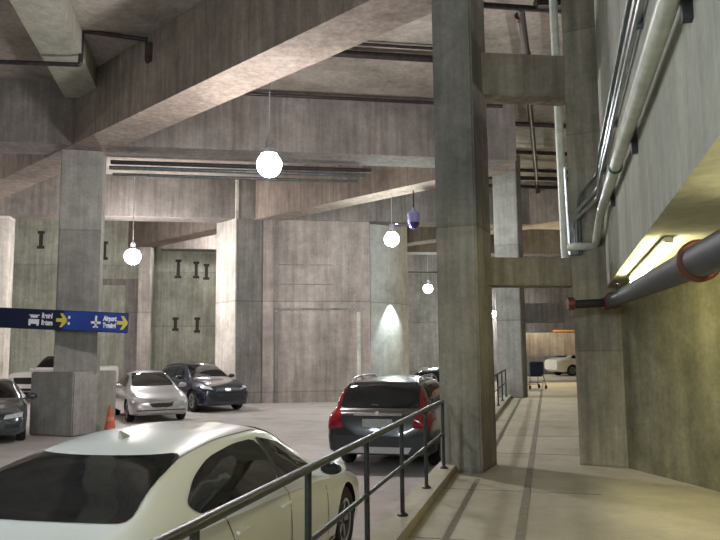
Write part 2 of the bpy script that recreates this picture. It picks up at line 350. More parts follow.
def car(label, loc, hd, sp, paintmat, cat='car', name='car'):
    Ln = sp['len']; xo = Ln/2
    root = thing(name, label, cat, loc, math.atan2(hd[1], hd[0]))
    NS = sp.get('ns', 90)
    ss = sorted(set([0, .03, .07, .12, Ln-.12, Ln-.07, Ln-.03, Ln] + [Ln*i/NS for i in range(NS+1)]))
    bm = B(); rings = []
    for s in ss:
        p = section(sp, s); full = p + [(-y, z) for y, z in p[-2:0:-1]]
        rings.append([bm.verts.new((xo-s, y, z)) for y, z in full])
    n = len(rings[0])
    for a, b in zip(rings, rings[1:]):
        for k in range(n): bm.faces.new((a[k], a[(k+1) % n], b[(k+1) % n], b[k]))
    bm.faces.new(rings[0]); bm.faces.new(rings[-1][::-1])
    bmesh.ops.recalc_face_normals(bm, faces=bm.faces[:])
    bvh = BVHTree.FromBMesh(bm)
    body = link('body', bm, paintmat, root, True)
    # wheel arches
    r = sp['r']; axles = sp['axles']; W = max(v for _, v in sp['wide'])
    bmc = B()
    for s in axles:
        for sg in (-1, 1):
            lathe(bmc, [(0, 0), (r+.045, 0), (r+.045, .30), (0, .30)], 36, Matrix.Translation((xo-s, sg*(W+.04), r)) @ Matrix.Rotation(PI/2*sg, 4, 'X'))
    cut = link('cutter', bmc, M['black'])
    md = body.modifiers.new('b', 'BOOLEAN'); md.object = cut; md.operation = 'DIFFERENCE'; md.solver = 'EXACT'
    try: md.material_mode = 'TRANSFER'
    except Exception: pass
    cut.parent = root
    bpy.context.view_layer.update()
    me = bpy.data.meshes.new_from_object(body.evaluated_get(bpy.context.evaluated_depsgraph_get()))
    body.modifiers.clear(); body.data = me
    bpy.data.objects.remove(cut)
    # conforming panels
    def patch(nm, out, view, mat, eps=.009, parent=None, grid=sp.get('grid', .045), mirror=False, rnd=0):
        made = []
        for sg in ((1, -1) if mirror else (1,)):
            b2 = B(); O = out
            if rnd:
                O = []
                for i in range(len(out)):
                    p0, p1, p2 = (Vector(out[(i+j) % len(out)]) for j in (-1, 0, 1))
                    u, v = p0-p1, p2-p1; dd = min(rnd, u.length*.4, v.length*.4); s_, e_ = p1+u.normalized()*dd, p1+v.normalized()*dd
                    for t in (0, .33, .67, 1): q = (1-t)**2*s_+2*t*(1-t)*p1+t*t*e_; O.append((q.x, q.y))
            vs = [b2.verts.new((x, y, 0)) for x, y in O]; b2.faces.new(vs)
            lo = [min(p[k] for p in O) for k in (0, 1)]; hi = [max(p[k] for p in O) for k in (0, 1)]
            for k in (0, 1):
                q = lo[k]+grid
                while q < hi[k]-.005:
                    bmesh.ops.bisect_plane(b2, geom=b2.verts[:]+b2.edges[:]+b2.faces[:], plane_co=(q, q, 0), plane_no=(1-k, k, 0)); q += grid
            dead = []
            for v in b2.verts:
                a, c = v.co.x, v.co.y
                if view == 'side': o_, d_ = Vector((xo-a, 3*sg, c)), Vector((0, -sg, 0))
                elif view == 'front': o_, d_ = Vector((xo+2, a*sg, c)), Vector((-1, 0, 0))
                elif view == 'rear': o_, d_ = Vector((-xo-2, a*sg, c)), Vector((1, 0, 0))
                else: o_, d_ = Vector((xo-a, c*sg, 4)), Vector((0, 0, -1))
                h = bvh.ray_cast(o_, d_)
                if h[0] is None: dead.append(v)
                else: v.co = h[0] + h[1]*eps
            bmesh.ops.delete(b2, geom=dead, context='VERTS')
            if not b2.faces: b2.free(); continue
            # give the panel thickness
            bmesh.ops.recalc_face_normals(b2, faces=b2.faces[:])
            made.append(link(nm, b2, mat, parent or root, True))
        return made
    for nm, out, view, mat, kw in sp['patches']:
        patch(nm, out, view, mat if not isinstance(mat, str) else M[mat], **kw)
    # wheels
    def wheel(s, sg):
        mt = Matrix.Translation((xo-s, sg*(W-.125), r)) @ Matrix.Rotation(-PI/2*sg, 4, 'X')
        b2 = B(); lathe(b2, [(r*.62, -.10), (r*.9, -.105), (r*.98, -.08), (r, -.03), (r, .03), (r*.98, .08), (r*.9, .10), (r*.66, .095), (r*.62, .06), (r*.62, -.10)], 32, mt)
        w = link('wheel', b2, M['black'], root, True)
        b2 = B(); lathe(b2, [(0, .045), (r*.14, .05), (r*.16, .03), (0, .02)], 20, mt)
        lathe(b2, [(r*.56, .085), (r*.65, .09), (r*.65, -.05), (r*.56, -.05), (r*.56, .085)], 32, mt)
        for k in range(5):
            for dq in (-.09, .09):
                box(b2, (r*.36, 0, .055), (r*.48, r*.085, .03), 0, mt @ Matrix.Rotation(2*PI*k/5+dq*1.0, 4, 'Z'))
        link('rim', b2, M['rim'], w, True)
        b2 = B(); lathe(b2, [(0, 0), (r*.56, 0), (r*.56, -.03), (0, -.03)], 24, mt); link('brake_disc', b2, M['trimblack'], w, True)
    for s in axles:
        for sg in (-1, 1): wheel(s, sg)
    # mirrors
    ms, mz = sp['mirror']; yb = interp(sp['wide'], ms)
    for sg in (-1, 1):
        b2 = B(); m4 = Matrix.Translation((xo-ms, sg*(yb+.10), mz))
        bmesh.ops.create_uvsphere(b2, u_segments=16, v_segments=10, radius=1, matrix=m4 @ Matrix.Diagonal((.085, .125, .075, 1)))
        for v in b2.verts: v.co.x = max(v.co.x, xo-ms-.045)
        box(b2, (xo-ms+.02, sg*(yb-.02), mz-.055), (.06, .16, .035))
        h = link('mirror', b2, paintmat if not sp.get('mirdark') else M['trimblack'], root, True)
        b2 = B(); bmesh.ops.create_uvsphere(b2, u_segments=16, v_segments=8, radius=1, matrix=Matrix.Translation((xo-ms-.047, sg*(yb+.10), mz)) @ Matrix.Diagonal((.004, .10, .055, 1)))
        link('mirror_glass', b2, M['glass'], h, True)
    # door handles
    for s in sp.get('handles', []):
        for sg in (-1, 1):
            z = sp['hz']; h = bvh.ray_cast(Vector((xo-s, 3*sg, z)), Vector((0, -sg, 0)))
            if h[0]:
                b2 = B(); box(b2, (h[0].x, h[0].y+sg*.02, z), (.19, .022, .028)); bevel(b2, .008); box(b2, (h[0].x+.07, h[0].y+sg*.005, z), (.02, .04, .02)); box(b2, (h[0].x-.07, h[0].y+sg*.005, z), (.02, .04, .02))
                link('door_handle', b2, paintmat, root, True)
    return root, bvh, xo

def scl(ctrl, ks=1, kv=1): return [(s*ks, v*kv) for s, v in ctrl]
def sides(pts, g='glass', **k): return ('side_window', pts, 'side', g, dict(mirror=True, **k))
def seam(s0, z0, s1, z1, w=.014): return ('door_seam', [(s0-w/2, z0), (s0+w/2, z0), (s1+w/2, z1), (s1-w/2, z1)], 'side', 'trimblack', dict(mirror=True, eps=.003, grid=.09))
# ---- foreground white saloon
white = paint('white_car_paint', (.80, .81, .79))
SW = dict(len=4.88, r=.335, axles=(.90, 3.80), ns=150, grid=.025,
    roof=[(0, .60), (.12, .69), (.5, .79), (1.1, .90), (1.38, .98), (1.75, 1.22), (2.1, 1.405), (2.5, 1.475), (3.0, 1.48), (3.45, 1.445), (3.8, 1.375), (4.1, 1.265), (4.42, 1.125), (4.55, 1.10), (4.75, 1.07), (4.88, .99)],
    belt=[(0, .56), (.12, .65), (.5, .74), (1.2, .87), (2.0, .945), (3.4, 1.01), (4.4, 1.04), (4.75, 1.02), (4.88, .94)],
    wide=[(0, .62), (.05, .74), (.15, .83), (.4, .90), (.9, .93), (2.5, .935), (3.9, .93), (4.5, .88), (4.8, .81), (4.88, .74)],
    top=[(0, .7), (1.2, .68), (2.0, .61), (2.9, .60), (3.8, .60), (4.4, .66), (4.88, .62)],
    sill=[(0, .34), (.1, .25), (.5, .2), (4.3, .22), (4.7, .3), (4.88, .4)],
    mirror=(1.74, 1.0), handles=(2.62, 3.42), hz=.86,
    patches=[
        ('windshield', [(-.66, 1.01), (.66, 1.01), (.52, 1.40), (-.52, 1.40)], 'front', 'glass', dict(rnd=.08)),
        ('rear_window', [(-.70, 1.12), (.70, 1.12), (.55, 1.38), (-.55, 1.38)], 'rear', 'glass', dict(rnd=.05, eps=.006)),
        ('side_window', [(1.66, 1.0), (1.86, 1.13), (2.12, 1.275), (2.47, 1.35), (2.47, 1.0)], 'side', 'glass', dict(mirror=True, eps=.005)),
        ('side_window', [(2.53, 1.0), (2.53, 1.355), (2.95, 1.362), (3.35, 1.325), (3.65, 1.24), (3.90, 1.12), (3.82, 1.05)], 'side', 'glass', dict(mirror=True, eps=.005, rnd=.13)),
        ('window_pillar', [(2.47, 1.0), (2.53, 1.0), (2.53, 1.356), (2.47, 1.353)], 'side', 'trimblack', dict(mirror=True, eps=.004)),
        seam(1.52, .35, 1.60, .95), seam(2.5, .30, 2.5, .99), seam(3.42, .62, 3.62, 1.02),
        ('headlight', [(.48, .60), (.80, .66), (.74, .74), (.48, .70)], 'front', 'headlamp', dict(mirror=True)),
        ('grille', [(-.36, .42), (.36, .42), (.42, .60), (-.42, .60)], 'front', 'trimblack', {}),
        ('tail_light', [(.45, .84), (.74, .84), (.72, .95), (.47, .93)], 'rear', 'tail', dict(mirror=True)),
        ('licence_plate', [(-.26, .66), (.26, .66), (.26, .78), (-.26, .78)], 'rear', 'plate', {}),
        ('sill_trim', [(1.3, .24), (3.2, .24), (3.2, .30), (1.3, .30)], 'side', 'trimblack', dict(mirror=True, grid=.2)),
    ])
for q in ('roof', 'belt', 'wide', 'top', 'sill'): SW[q] = scl(SW[q], 1.055)
SW['len'] *= 1.055; SW['axles'] = (.95, 4.0); SW['mirror'] = (1.84, 1.0); SW['handles'] = (2.76, 3.6)
SW['patches'] = [(n, [(a*1.055, c) for a, c in o] if v in ('side', 'top') else o, v, m, k) for n, o, v, m, k in SW['patches']]
SW['patches'].append(('roof_seam', [(2.3, .548), (4.0, .555), (4.0, .569), (2.3, .562)], 'top', 'trimblack', dict(mirror=True, eps=.003)))
wc, bvh, xo = car('white saloon car in the foreground with tinted rear window and roof fin antenna', (-1.45, 6.24, G), RA, SW, white)
h = bvh.ray_cast(Vector((xo-3.55, 0, 3)), Vector((0, 0, -1)))[0]
bm = B(); vs = [(-.08, -.022), (.07, -.022), (.07, .022), (-.08, .022)]
a = [bm.verts.new((h.x+x, y, h.z-.015)) for x, y in vs]; b_ = [bm.verts.new((h.x-.085+x*.12, y*.25, h.z+.05)) for x, y in vs]
bm.faces.new(a[::-1]); bm.faces.new(b_); [bm.faces.new((a[i], a[(i+1) % 4], b_[(i+1) % 4], b_[i])) for i in range(4)]; bevel(bm, .006)
link('fin_antenna', bm, paint('fin_grey', (.42, .42, .38)), wc, True)

# ---- estate car seen from behind
grey = paint('grey_brown_car_paint', (.035, .033, .034), .4, .28)
SE = dict(len=4.84, r=.35, axles=(.92, 3.72),
    roof=[(0, .66), (.12, .78), (.5, .90), (1.2, 1.0), (1.45, 1.07), (1.85, 1.34), (2.2, 1.50), (2.7, 1.56), (3.6, 1.56), (4.22, 1.52), (4.34, 1.49), (4.62, 1.12), (4.68, 1.05), (4.78, 1.0), (4.84, .93)],
    belt=[(0, .62), (.12, .73), (.5, .83), (1.2, .94), (2, .98), (4.2, 1.02), (4.6, 1.0), (4.78, .93), (4.84, .86)],
    wide=[(0, .66), (.05, .76), (.15, .85), (.4, .90), (.9, .93), (4.2, .93), (4.6, .915), (4.75, .89), (4.84, .84)],
    top=[(0, .7), (1.2, .7), (2.0, .66), (4.2, .68), (4.4, .71), (4.84, .78)],
    sill=[(0, .36), (.1, .28), (.5, .24), (4.5, .26), (4.84, .33)],
    mirror=(1.8, 1.05), handles=(2.7, 3.5), hz=.9,
    patches=[
        ('windshield', [(-.66, 1.08), (.66, 1.08), (.54, 1.46), (-.54, 1.46)], 'front', 'glass', dict(rnd=.08)),
        ('rear_window', [(-.70, 1.075), (.70, 1.075), (.63, 1.48), (-.63, 1.48)], 'rear', 'glass', dict(rnd=.07)),
        sides([(1.72, 1.03), (2.2, 1.38), (2.62, 1.43), (2.62, 1.03)]), sides([(2.68, 1.03), (2.68, 1.43), (3.5, 1.43), (3.5, 1.04)]), sides([(3.56, 1.05), (3.56, 1.43), (4.1, 1.39), (4.3, 1.10)]),
        ('tail_light', [(.71, 1.04), (.90, .98), (.87, 1.14), (.76, 1.40), (.655, 1.44)], 'rear', 'tail', dict(mirror=True, grid=.04)),
        ('tail_light', [(.60, .76), (.88, .72), (.92, .90), (.84, 1.02), (.66, 1.03)], 'rear', 'tail', dict(mirror=True, grid=.04)),
        ('tail_light', [(4.38, .88), (4.78, .88), (4.52, 1.06), (4.38, 1.2)], 'side', 'tail', dict(mirror=True, grid=.04, eps=.006)),
        ('bumper_trim', [(-.9, .38), (.9, .38), (.9, .62), (-.9, .62)], 'rear', 'trimblack', {}),
        ('skid_plate', [(-.52, .335), (.52, .335), (.58, .44), (-.58, .44)], 'rear', plain('silver_skid_plate', (.42, .42, .42), .4, .4, noise=.15), dict(eps=.02)),
        ('licence_plate', [(-.26, .76), (.26, .76), (.26, .90), (-.26, .90)], 'rear', 'plate', dict(eps=.014)),
        ('boot_handle', [(-.42, .945), (.42, .945), (.42, .985), (-.42, .985)], 'rear', 'chrome', dict(eps=.012)),
        ('sill_trim', [(1.3, .27), (3.3, .27), (3.3, .42), (1.3, .42)], 'side', 'trimblack', dict(mirror=True, grid=.2)),
        seam(1.6, .4, 1.66, .98), seam(2.65, .4, 2.65, 1.0), seam(3.45, .6, 3.6, 1.0),
    ])
def roof_rails(root, xo, bvh, s0, s1, y, mat, r=.018, lift=.07):
    for sg in (-1, 1):
        def Z(s): return bvh.ray_cast(Vector((xo-s, sg*y, 3)), Vector((0, 0, -1)))[0].z
        bm = B(); tube(bm, [(xo-s0, sg*y, Z(s0)-.01), (xo-s0-.10, sg*y, Z(s0+.1)+lift)] + [(xo-s, sg*y, Z(s)+lift) for s in (s0+.6, (s0+s1)/2, s1-.6)] + [(xo-s1+.10, sg*y, Z(s1-.1)+lift), (xo-s1, sg*y, Z(s1)-.01)], r, 8, .08)
        for s in (s0+.7, s1-.7): box(bm, (xo-s, sg*y, Z(s)+lift/2), (.09, .03, lift))
        link('roof_rail', bm, mat, root, True)
ec, bvh, xo = car('dark grey estate car seen from behind with tall red tail lights and roof rails', (.27+RA.x*2.42, 12.35+RA.y*2.42, G), RA, SE, grey)
roof_rails(ec, xo, bvh, 2.0, 4.2, .60, M['lampmetal'])
bm = B(); tube(bm, [(-xo+.19, 0, 1.06), (-xo+.20, .03, 1.11), (-xo+.26, .36, 1.14)], .012, 8); link('rear_wiper', bm, M['trimblack'], ec, True)
bm = B(); lathe(bm, [(0, 0), (.035, 0), (.035, .02), (0, .02)], 16, Matrix.Translation((-xo-.005, 0, 1.0)) @ Matrix.Rotation(-PI/2, 4, 'Y')); link('emblem', bm, M['chrome'], ec, True)
# ---- dark car parked nose to tail in front of it
dk = paint('black_brown_car_paint', (.022, .020, .020), .3, .25)
SD = dict(SE); SD['patches'] = [p for p in SE['patches'] if p[0] not in ('tail_light', 'skid_plate')] + [('tail_light', [(.55, .84), (.86, .82), (.86, .98), (.60, .97)], 'rear', 'tail', dict(mirror=True))]
dc, bvh, xo = car('black car parked beyond the grey estate car, partly hidden by the foreground column', (2.0+RA.x*2.3, 18.9+RA.y*2.3, G), RA, SD, dk)
roof_rails(dc, xo, bvh, 2.0, 4.2, .60, M['lampmetal'], .014, .04)

# ---- silver small car facing the camera
silver = paint('silver_car_paint', (.50, .50, .51), .55, .28)
def front_sedan(kl=1, kz=1, kw=1):
    d = dict(len=4.45*kl, r=.32, axles=(.88*kl, 3.5*kl),
    roof=scl([(0, .58), (.1, .70), (.45, .82), (1.1, .94), (1.32, 1.0), (1.7, 1.25), (2.05, 1.42), (2.5, 1.47), (3.0, 1.45), (3.4, 1.35), (3.8, 1.12), (4.2, 1.04), (4.45, .96)], kl, kz),
    belt=scl([(0, .55), (.1, .66), (.45, .76), (1.2, .89), (2.0, .95), (3.4, 1.0), (4.1, .98), (4.45, .90)], kl, kz),
    wide=scl([(0, .60), (.05, .72), (.15, .80), (.4, .85), (.9, .88), (3.5, .88), (4.1, .84), (4.45, .72)], kl, kw),
    top=scl([(0, .6), (1.2, .66), (2.0, .57), (2.9, .55), (3.5, .56), (4.45, .6)], kl, kw),
    sill=scl([(0, .30), (.1, .23), (.5, .2), (4.0, .22), (4.45, .38)], kl, 1),
    mirror=(1.68*kl, 1.02*kz), handles=(2.5*kl, 3.3*kl), hz=.87*kz)
    d['patches'] = [
        ('windshield', [(-.64*kw, 1.02*kz), (.64*kw, 1.02*kz), (.52*kw, 1.40*kz), (-.52*kw, 1.40*kz)], 'front', 'glass', dict(rnd=.08)),
        ('rear_window', [(-.6*kw, 1.10*kz), (.6*kw, 1.10*kz), (.5*kw, 1.38*kz), (-.5*kw, 1.38*kz)], 'rear', 'glass', dict(rnd=.06)),
        sides([(1.62*kl, .99*kz), (2.05*kl, 1.28*kz), (2.42*kl, 1.345*kz), (2.42*kl, .99*kz)]), sides([(2.48*kl, .99*kz), (2.48*kl, 1.35*kz), (2.95*kl, 1.34*kz), (3.35*kl, 1.22*kz), (3.55*kl, 1.04*kz)]),
        seam(1.5*kl, .35, 1.56*kl, .94*kz), seam(2.45*kl, .3, 2.45*kl, .97*kz)]
    return d
SS = front_sedan()
SS['patches'] += [
    ('headlight', [(.44, .60), (.76, .62), (.80, .72), (.66, .78), (.46, .70)], 'front', 'headlamp', dict(mirror=True, rnd=.05, grid=.04)),
    ('grille', [(-.34, .58), (-.30, .48), (-.16, .445), (.16, .445), (.30, .48), (.34, .58)], 'front', 'trimblack', dict(eps=.012)),
    ('grille_trim', [(-.36, .575), (.36, .575), (.36, .60), (-.36, .60)], 'front', 'chrome', dict(eps=.014)),
    ('bumper_trim', [(-.70, .355), (.70, .355), (.70, .385), (-.70, .385)], 'front', 'trimblack', {}),
    ('licence_plate', [(-.15, .395), (.15, .395), (.15, .455), (-.15, .455)], 'front', 'plate', dict(eps=.02)),
    ('fog_light', [(.50, .40), (.62, .40), (.62, .46), (.50, .46)], 'front', 'headlamp', dict(mirror=True, rnd=.03)),
]
hd = Vector((.45, -.89)).normalized(); f = Vector((-6.22, 22.1))
car('silver small car facing the camera with a smiling dark grille', (*(f-hd*1.33), G), hd, SS, silver)
# ---- dark blue-grey crossover beside it
navy = paint('dark_blue_grey_car_paint', (.045, .050, .075), .5, .22)
SM = front_sedan(1.06, 1.13, 1.06)
SM['roof'] = [(0, .72), (.1, .86), (.5, 1.0), (1.15, 1.10), (1.38, 1.16), (1.8, 1.43), (2.2, 1.61), (2.8, 1.68), (3.7, 1.64), (4.2, 1.52), (4.55, 1.2), (4.717, 1.05)]
SM['belt'] = [(0, .68), (.1, .80), (.5, .90), (1.2, 1.02), (2, 1.08), (3.7, 1.15), (4.4, 1.12), (4.717, 1.0)]
SM['r'] = .37; SM['mirror'] = (1.8, 1.16); SM['hz'] = 1.0
SM['patches'] = [
    ('windshield', [(-.68, 1.18), (.68, 1.18), (.55, 1.58), (-.55, 1.58)], 'front', 'glass', dict(rnd=.08)),
    sides([(1.78, 1.14), (2.2, 1.44), (2.62, 1.53), (2.62, 1.14)]), sides([(2.68, 1.14), (2.68, 1.53), (3.5, 1.52), (3.5, 1.18)]), sides([(3.56, 1.19), (3.56, 1.50), (4.05, 1.40), (4.2, 1.22)]),
    seam(1.65, .4, 1.7, 1.08), seam(2.65, .4, 2.65, 1.12), seam(3.55, .6, 3.6, 1.15),
    ('headlight', [(.52, .76), (.82, .80), (.84, .92), (.60, .86)], 'front', 'headlamp', dict(mirror=True, grid=.04)),
    ('grille', [(-.50, .66), (.50, .66), (.42, .84), (-.42, .84)], 'front', 'trimblack', dict(eps=.012)),
    ('grille_bar', [(-.10, .70), (.10, .70), (.10, .80), (-.10, .80)], 'front', 'chrome', dict(eps=.02)),
    ('bumper_trim', [(-.72, .36), (.72, .36), (.66, .52), (-.66, .52)], 'front', 'trimblack', {}),
]
hd = Vector((.60, -.80)).normalized(); f = Vector((-5.10, 25.6))
mc, bvh, xo = car('dark blue-grey crossover parked in front of the central concrete wall', (*(f-hd*1.42), G), hd, SM, navy)
roof_rails(mc, xo, bvh, 2.2, 4.0, .58, M['trimblack'], .014, .04)
# ---- grey-blue saloon cut by the left edge
SA = front_sedan(1.04, .97, 1.03)
SA['patches'] += [
    ('headlight', [(.40, .57), (.78, .61), (.80, .70), (.44, .66)], 'front', 'headlamp', dict(mirror=True, grid=.04)),
    ('grille', [(-.26, .34), (.26, .34), (.34, .62), (-.34, .62)], 'front', 'trimblack', dict(eps=.012)),
    ('air_intake', [(.42, .36), (.72, .38), (.72, .46), (.42, .46)], 'front', 'trimblack', dict(mirror=True)),
]
hd = Vector((.43, -.90)).normalized(); f = Vector((-8.8, 17.1))
car('dark blue-grey saloon cut off by the left edge of the photo', (*(f-hd*1.4), G), hd, SA, paint('slate_car_paint', (.075, .09, .11), .5, .25))
# ---- white pickup far left
SP = dict(len=5.4, r=.39, axles=(.95, 4.3),
    roof=[(0, .95), (.1, 1.12), (.4, 1.18), (1.35, 1.24), (1.5, 1.28), (1.95, 1.68), (2.15, 1.80), (2.5, 1.86), (3.3, 1.85), (3.42, 1.80), (3.5, 1.36), (3.6, 1.34), (5.3, 1.34), (5.4, 1.33)],
    belt=[(0, .92), (.1, 1.06), (.4, 1.10), (1.4, 1.16), (3.4, 1.24), (3.6, 1.30), (5.3, 1.31), (5.4, 1.30)],
    wide=[(0, .86), (.06, .92), (.3, .95), (5.3, .95), (5.4, .93)],
    top=[(0, .8), (1.4, .78), (2.1, .68), (3.4, .68), (3.6, .86), (5.4, .86)],
    sill=[(0, .48), (.3, .42), (5.2, .45), (5.4, .5)], mirror=(1.75, 1.32), handles=(2.7,), hz=1.1,
    patches=[
        ('windshield', [(-.74, 1.42), (.74, 1.42), (.64, 1.90), (-.64, 1.90)], 'front', 'glass', dict(rnd=.08)),
        sides([(1.8, 1.40), (2.15, 1.80), (2.6, 1.87), (2.6, 1.40)]), sides([(2.66, 1.40), (2.66, 1.87), (3.2, 1.85), (3.2, 1.40)]),
        ('grille', [(-.50, .78), (.50, .78), (.50, 1.04), (-.50, 1.04)], 'front', 'trimblack', {}),
        ('headlight', [(.56, .80), (.84, .80), (.84, 1.0), (.56, 1.02)], 'front', 'headlamp', dict(mirror=True)),
        ('bumper_trim', [(-.8, .50), (.8, .50), (.8, .60), (-.8, .60)], 'front', 'trimblack', {}),
        seam(1.6, .5, 1.66, 1.2), seam(2.63, .5, 2.63, 1.28), seam(3.3, .5, 3.3, 1.3)])
hd = Vector((-.25, -.97)).normalized(); f = Vector((-13.95, 30.1))
for q in ('roof', 'belt'): SP[q] = scl(SP[q], 1, 1.07)
car('white pickup truck at far left, half hidden behind the block-based column', (*(f-hd*2.7), G), hd, SP, paint('truck_white_paint', (.72, .71, .68)), 'truck', 'pickup_truck')
# ---- pale vehicle far down the corridor
S2 = front_sedan()
car('pale car seen small at the very end of the walkway behind the wheeled chair', (13.6, 44.5, 0), Vector((.96, .28)), S2, paint('pale_car_paint', (.6, .58, .5)))

# ------------------------------------------------------------------ hanging lamps
def pendant(label, p, top, mat='globe', r=.25):
    t = thing('pendant_lamp', label, 'lamp', p, 0, 'hanging globe lamps')
    one('globe', lambda b: bmesh.ops.create_uvsphere(b, u_segments=20, v_segments=12, radius=r), M[mat], t, True)
    one('housing', lambda b: lathe(b, [(0, .52), (.07, .52), (.09, .40), (.085, .34), (.17, .24), (.17, .215), (.06, .19), (0, .19)], 24), M['lampmetal'], t, True)
    one('stem', lambda b: tube(b, [(0, 0, .5), (0, 0, top-p[2])], .014, 8), M['lampmetal'], t, True)
    return t
pendant('brightest hanging lamp, left of centre in front of the dark pipes', (-1.8, 14.1, 5.35), ZC)
pendant('hanging lamp at left, above the end of the blue sign', (-8.5, 26.7, 5.2), ZC, 'globe', .30)
pendant('hanging lamp right of the central wall, beside the bluish dome camera', (1.08, 24.0, 5.35), ZS, 'globe2')
pendant('small distant lamp just left of the foreground column', (4.15, 43.9, 5.35), ZC, 'globe2', .28)
pendant('tiny far lamp right of the foreground column', (8.2, 44.4, 3.75), ZC, 'globe', .17)
for x, y, z, rr, lab in [(-6.2, -9.9, 5.35, .25, 'hanging lamp behind the viewpoint over the parking lane'), (-17, 22, 5.35, .25, 'hanging lamp out of frame at left, beyond the first deep girder'),
        (-7, 36, 7.2, .17, 'added unseen lamp behind the girder, lighting the slotted wall'), (6.4, 15.5, 5.35, .17, 'added lamp hidden behind the right pier, lighting the walkway ceiling'), (-4.4, 4.2, 3.3, .14, 'hanging lamp out of frame above and left of the white saloon'), (-2.8, -1.3, 3.4, .18, 'added low lamp just behind and left of the viewpoint')]:  # girder, pier and low viewpoint lamps are unseen additions, placed for their light
    pendant(lab, (x, y, z), ZC, 'globe3' if y < 5 else 'globe', rr)

# dome camera with its conduit arm
t = thing('security_camera', 'bluish dome security camera hanging beside the second lamp from the right', 'camera', (1.80, 23.6, 5.93))
one('housing', lambda b: lathe(b, [(0, .42), (.03, .42), (.06, .34), (.19, .24), (.205, .20), (.205, -.09), (0, -.09)], 28), M['domeblue'], t, True)
one('dome', lambda b: lathe(b, [(.19, -.09), (.185, -.15), (.15, -.24), (.08, -.30), (0, -.32)], 28), M['domedark'], t, True)
one('arm', lambda b: tube(b, [(0, 0, .40), (0, 0, ZS-5.93)], .025, 8), M['domedark'], t, True)
one('side_arm', lambda b: tube(b, [(-.19, 0, -.10), (-.62, 0, -.12)], .022, 8), M['domedark'], t, True)

# ------------------------------------------------------------------ blue sign
u = Vector((1, 0, -.052)).normalized()
sg = thing('overhead_sign', 'long blue directional sign with white lettering and yellow arrows in front of the left column', 'sign', (-8.2, 17.95, 2.49))
sg.rotation_euler = (0, math.atan(.053), 0)
one('panel', lambda b: (box(b, (-.5, 0, 0), (5.85, .10, .50)), bevel(b, .01)), M['signnavy'], sg)
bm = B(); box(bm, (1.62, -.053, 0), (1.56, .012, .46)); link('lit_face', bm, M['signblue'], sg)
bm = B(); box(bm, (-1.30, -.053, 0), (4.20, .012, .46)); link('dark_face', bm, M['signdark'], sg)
def text(s, x, z, size, mat, parent, name='lettering', sx=1):
    c = bpy.data.curves.new('t', 'FONT'); c.body = s; c.size = size; c.extrude = .004; c.align_x = 'LEFT'; c.align_y = 'CENTER'; c.offset = .009
    o = bpy.data.objects.new('t', c); C.objects.link(o); bpy.context.view_layer.update()
    me = bpy.data.meshes.new_from_object(o.evaluated_get(bpy.context.evaluated_depsgraph_get())); bpy.data.objects.remove(o)
    me.materials.clear(); me.materials.append(mat); q = bpy.data.objects.new(name, me); C.objects.link(q); q.parent = parent
    q.location = (x, -.063, z); q.rotation_euler = (PI/2, 0, 0); q.scale = (sx, 1, 1); return q
X0 = 0.0
def PX(px): return (px-360)/720*17.9/1.0+8.2      # metres along the board
text('Rental', .29, .09, .17, M['signwhite'], sg, sx=.60); text('Return', .29, -.08, .17, M['signwhite'], sg, sx=.58)
text('Airport', 1.82, .09, .17, M['signwhite'], sg, sx=.62); text('Terminal', 1.82, -.08, .17, M['signwhite'], sg, sx=.52)
def arrow(x):
    b = B(); y = -.063
    pts = [(-.02, .17), (.05, .17), (.16, .03), (.16, -.03), (.05, -.17), (-.02, -.17), (.05, -.045), (-.11, -.045), (-.11, .045), (.05, .045)]
    vs = [b.verts.new((x+a, y, c)) for a, c in pts]; f = b.faces.new(vs)
    e = bmesh.ops.extrude_face_region(b, geom=[f]); bmesh.ops.translate(b, verts=[v for v in e['geom'] if isinstance(v, bmesh.types.BMVert)], vec=(0, -.006, 0))
    link('arrow', b, M['signyellow'], sg)
arrow(.76); arrow(2.27)
# car pictogram and aeroplane pictogram
bm = B(); y = -.066
box(bm, (X0+.10, y, -.06), (.26, .008, .12)); box(bm, (X0+.10, y, .06), (.18, .008, .05)); box(bm, (X0+.00, y, -.14), (.05, .008, .04)); box(bm, (X0+.20, y, -.14), (.05, .008, .04))
box(bm, (X0+.10, y, .10), (.26, .008, .02)); link('car_pictogram', bm, M['signwhite'], sg)
bm = B(); box(bm, (X0+1.64, y, .0), (.05, .008, .30)); box(bm, (X0+1.64, y, -.02), (.24, .008, .06)); box(bm, (X0+1.64, y, -.13), (.13, .008, .04)); link('aeroplane_pictogram', bm, M['signwhite'], sg)
for z in (.08, -.07):
    bm = B(); box(bm, (.97, y, z), (.05, .008, .07)); link('small_mark', bm, M['signwhite'], sg)
one('bracket', lambda b: (box(b, (.62, .17, .05), (.06, .30, .08)), box(b, (1.05, .17, .05), (.06, .30, .08))), M['trimblack'], sg)

# traffic cone
t = thing('traffic_cone', 'orange traffic cone beside the block base of the left column', 'cone', (-6.28, 18.3, G))
one('cone_body', lambda b: lathe(b, [(.17, .03), (.155, .06), (.03, .73), (.02, .74), (0, .74)], 28), M['orange'], t, True)
one('base_plate', lambda b: (box(b, (0, 0, .02), (.38, .38, .04)), bevel(b, .008)), M['orange'], t)
one('band', lambda b: lathe(b, [(.104, .36), (.084, .46)], 28), M['coneband'], t, True)

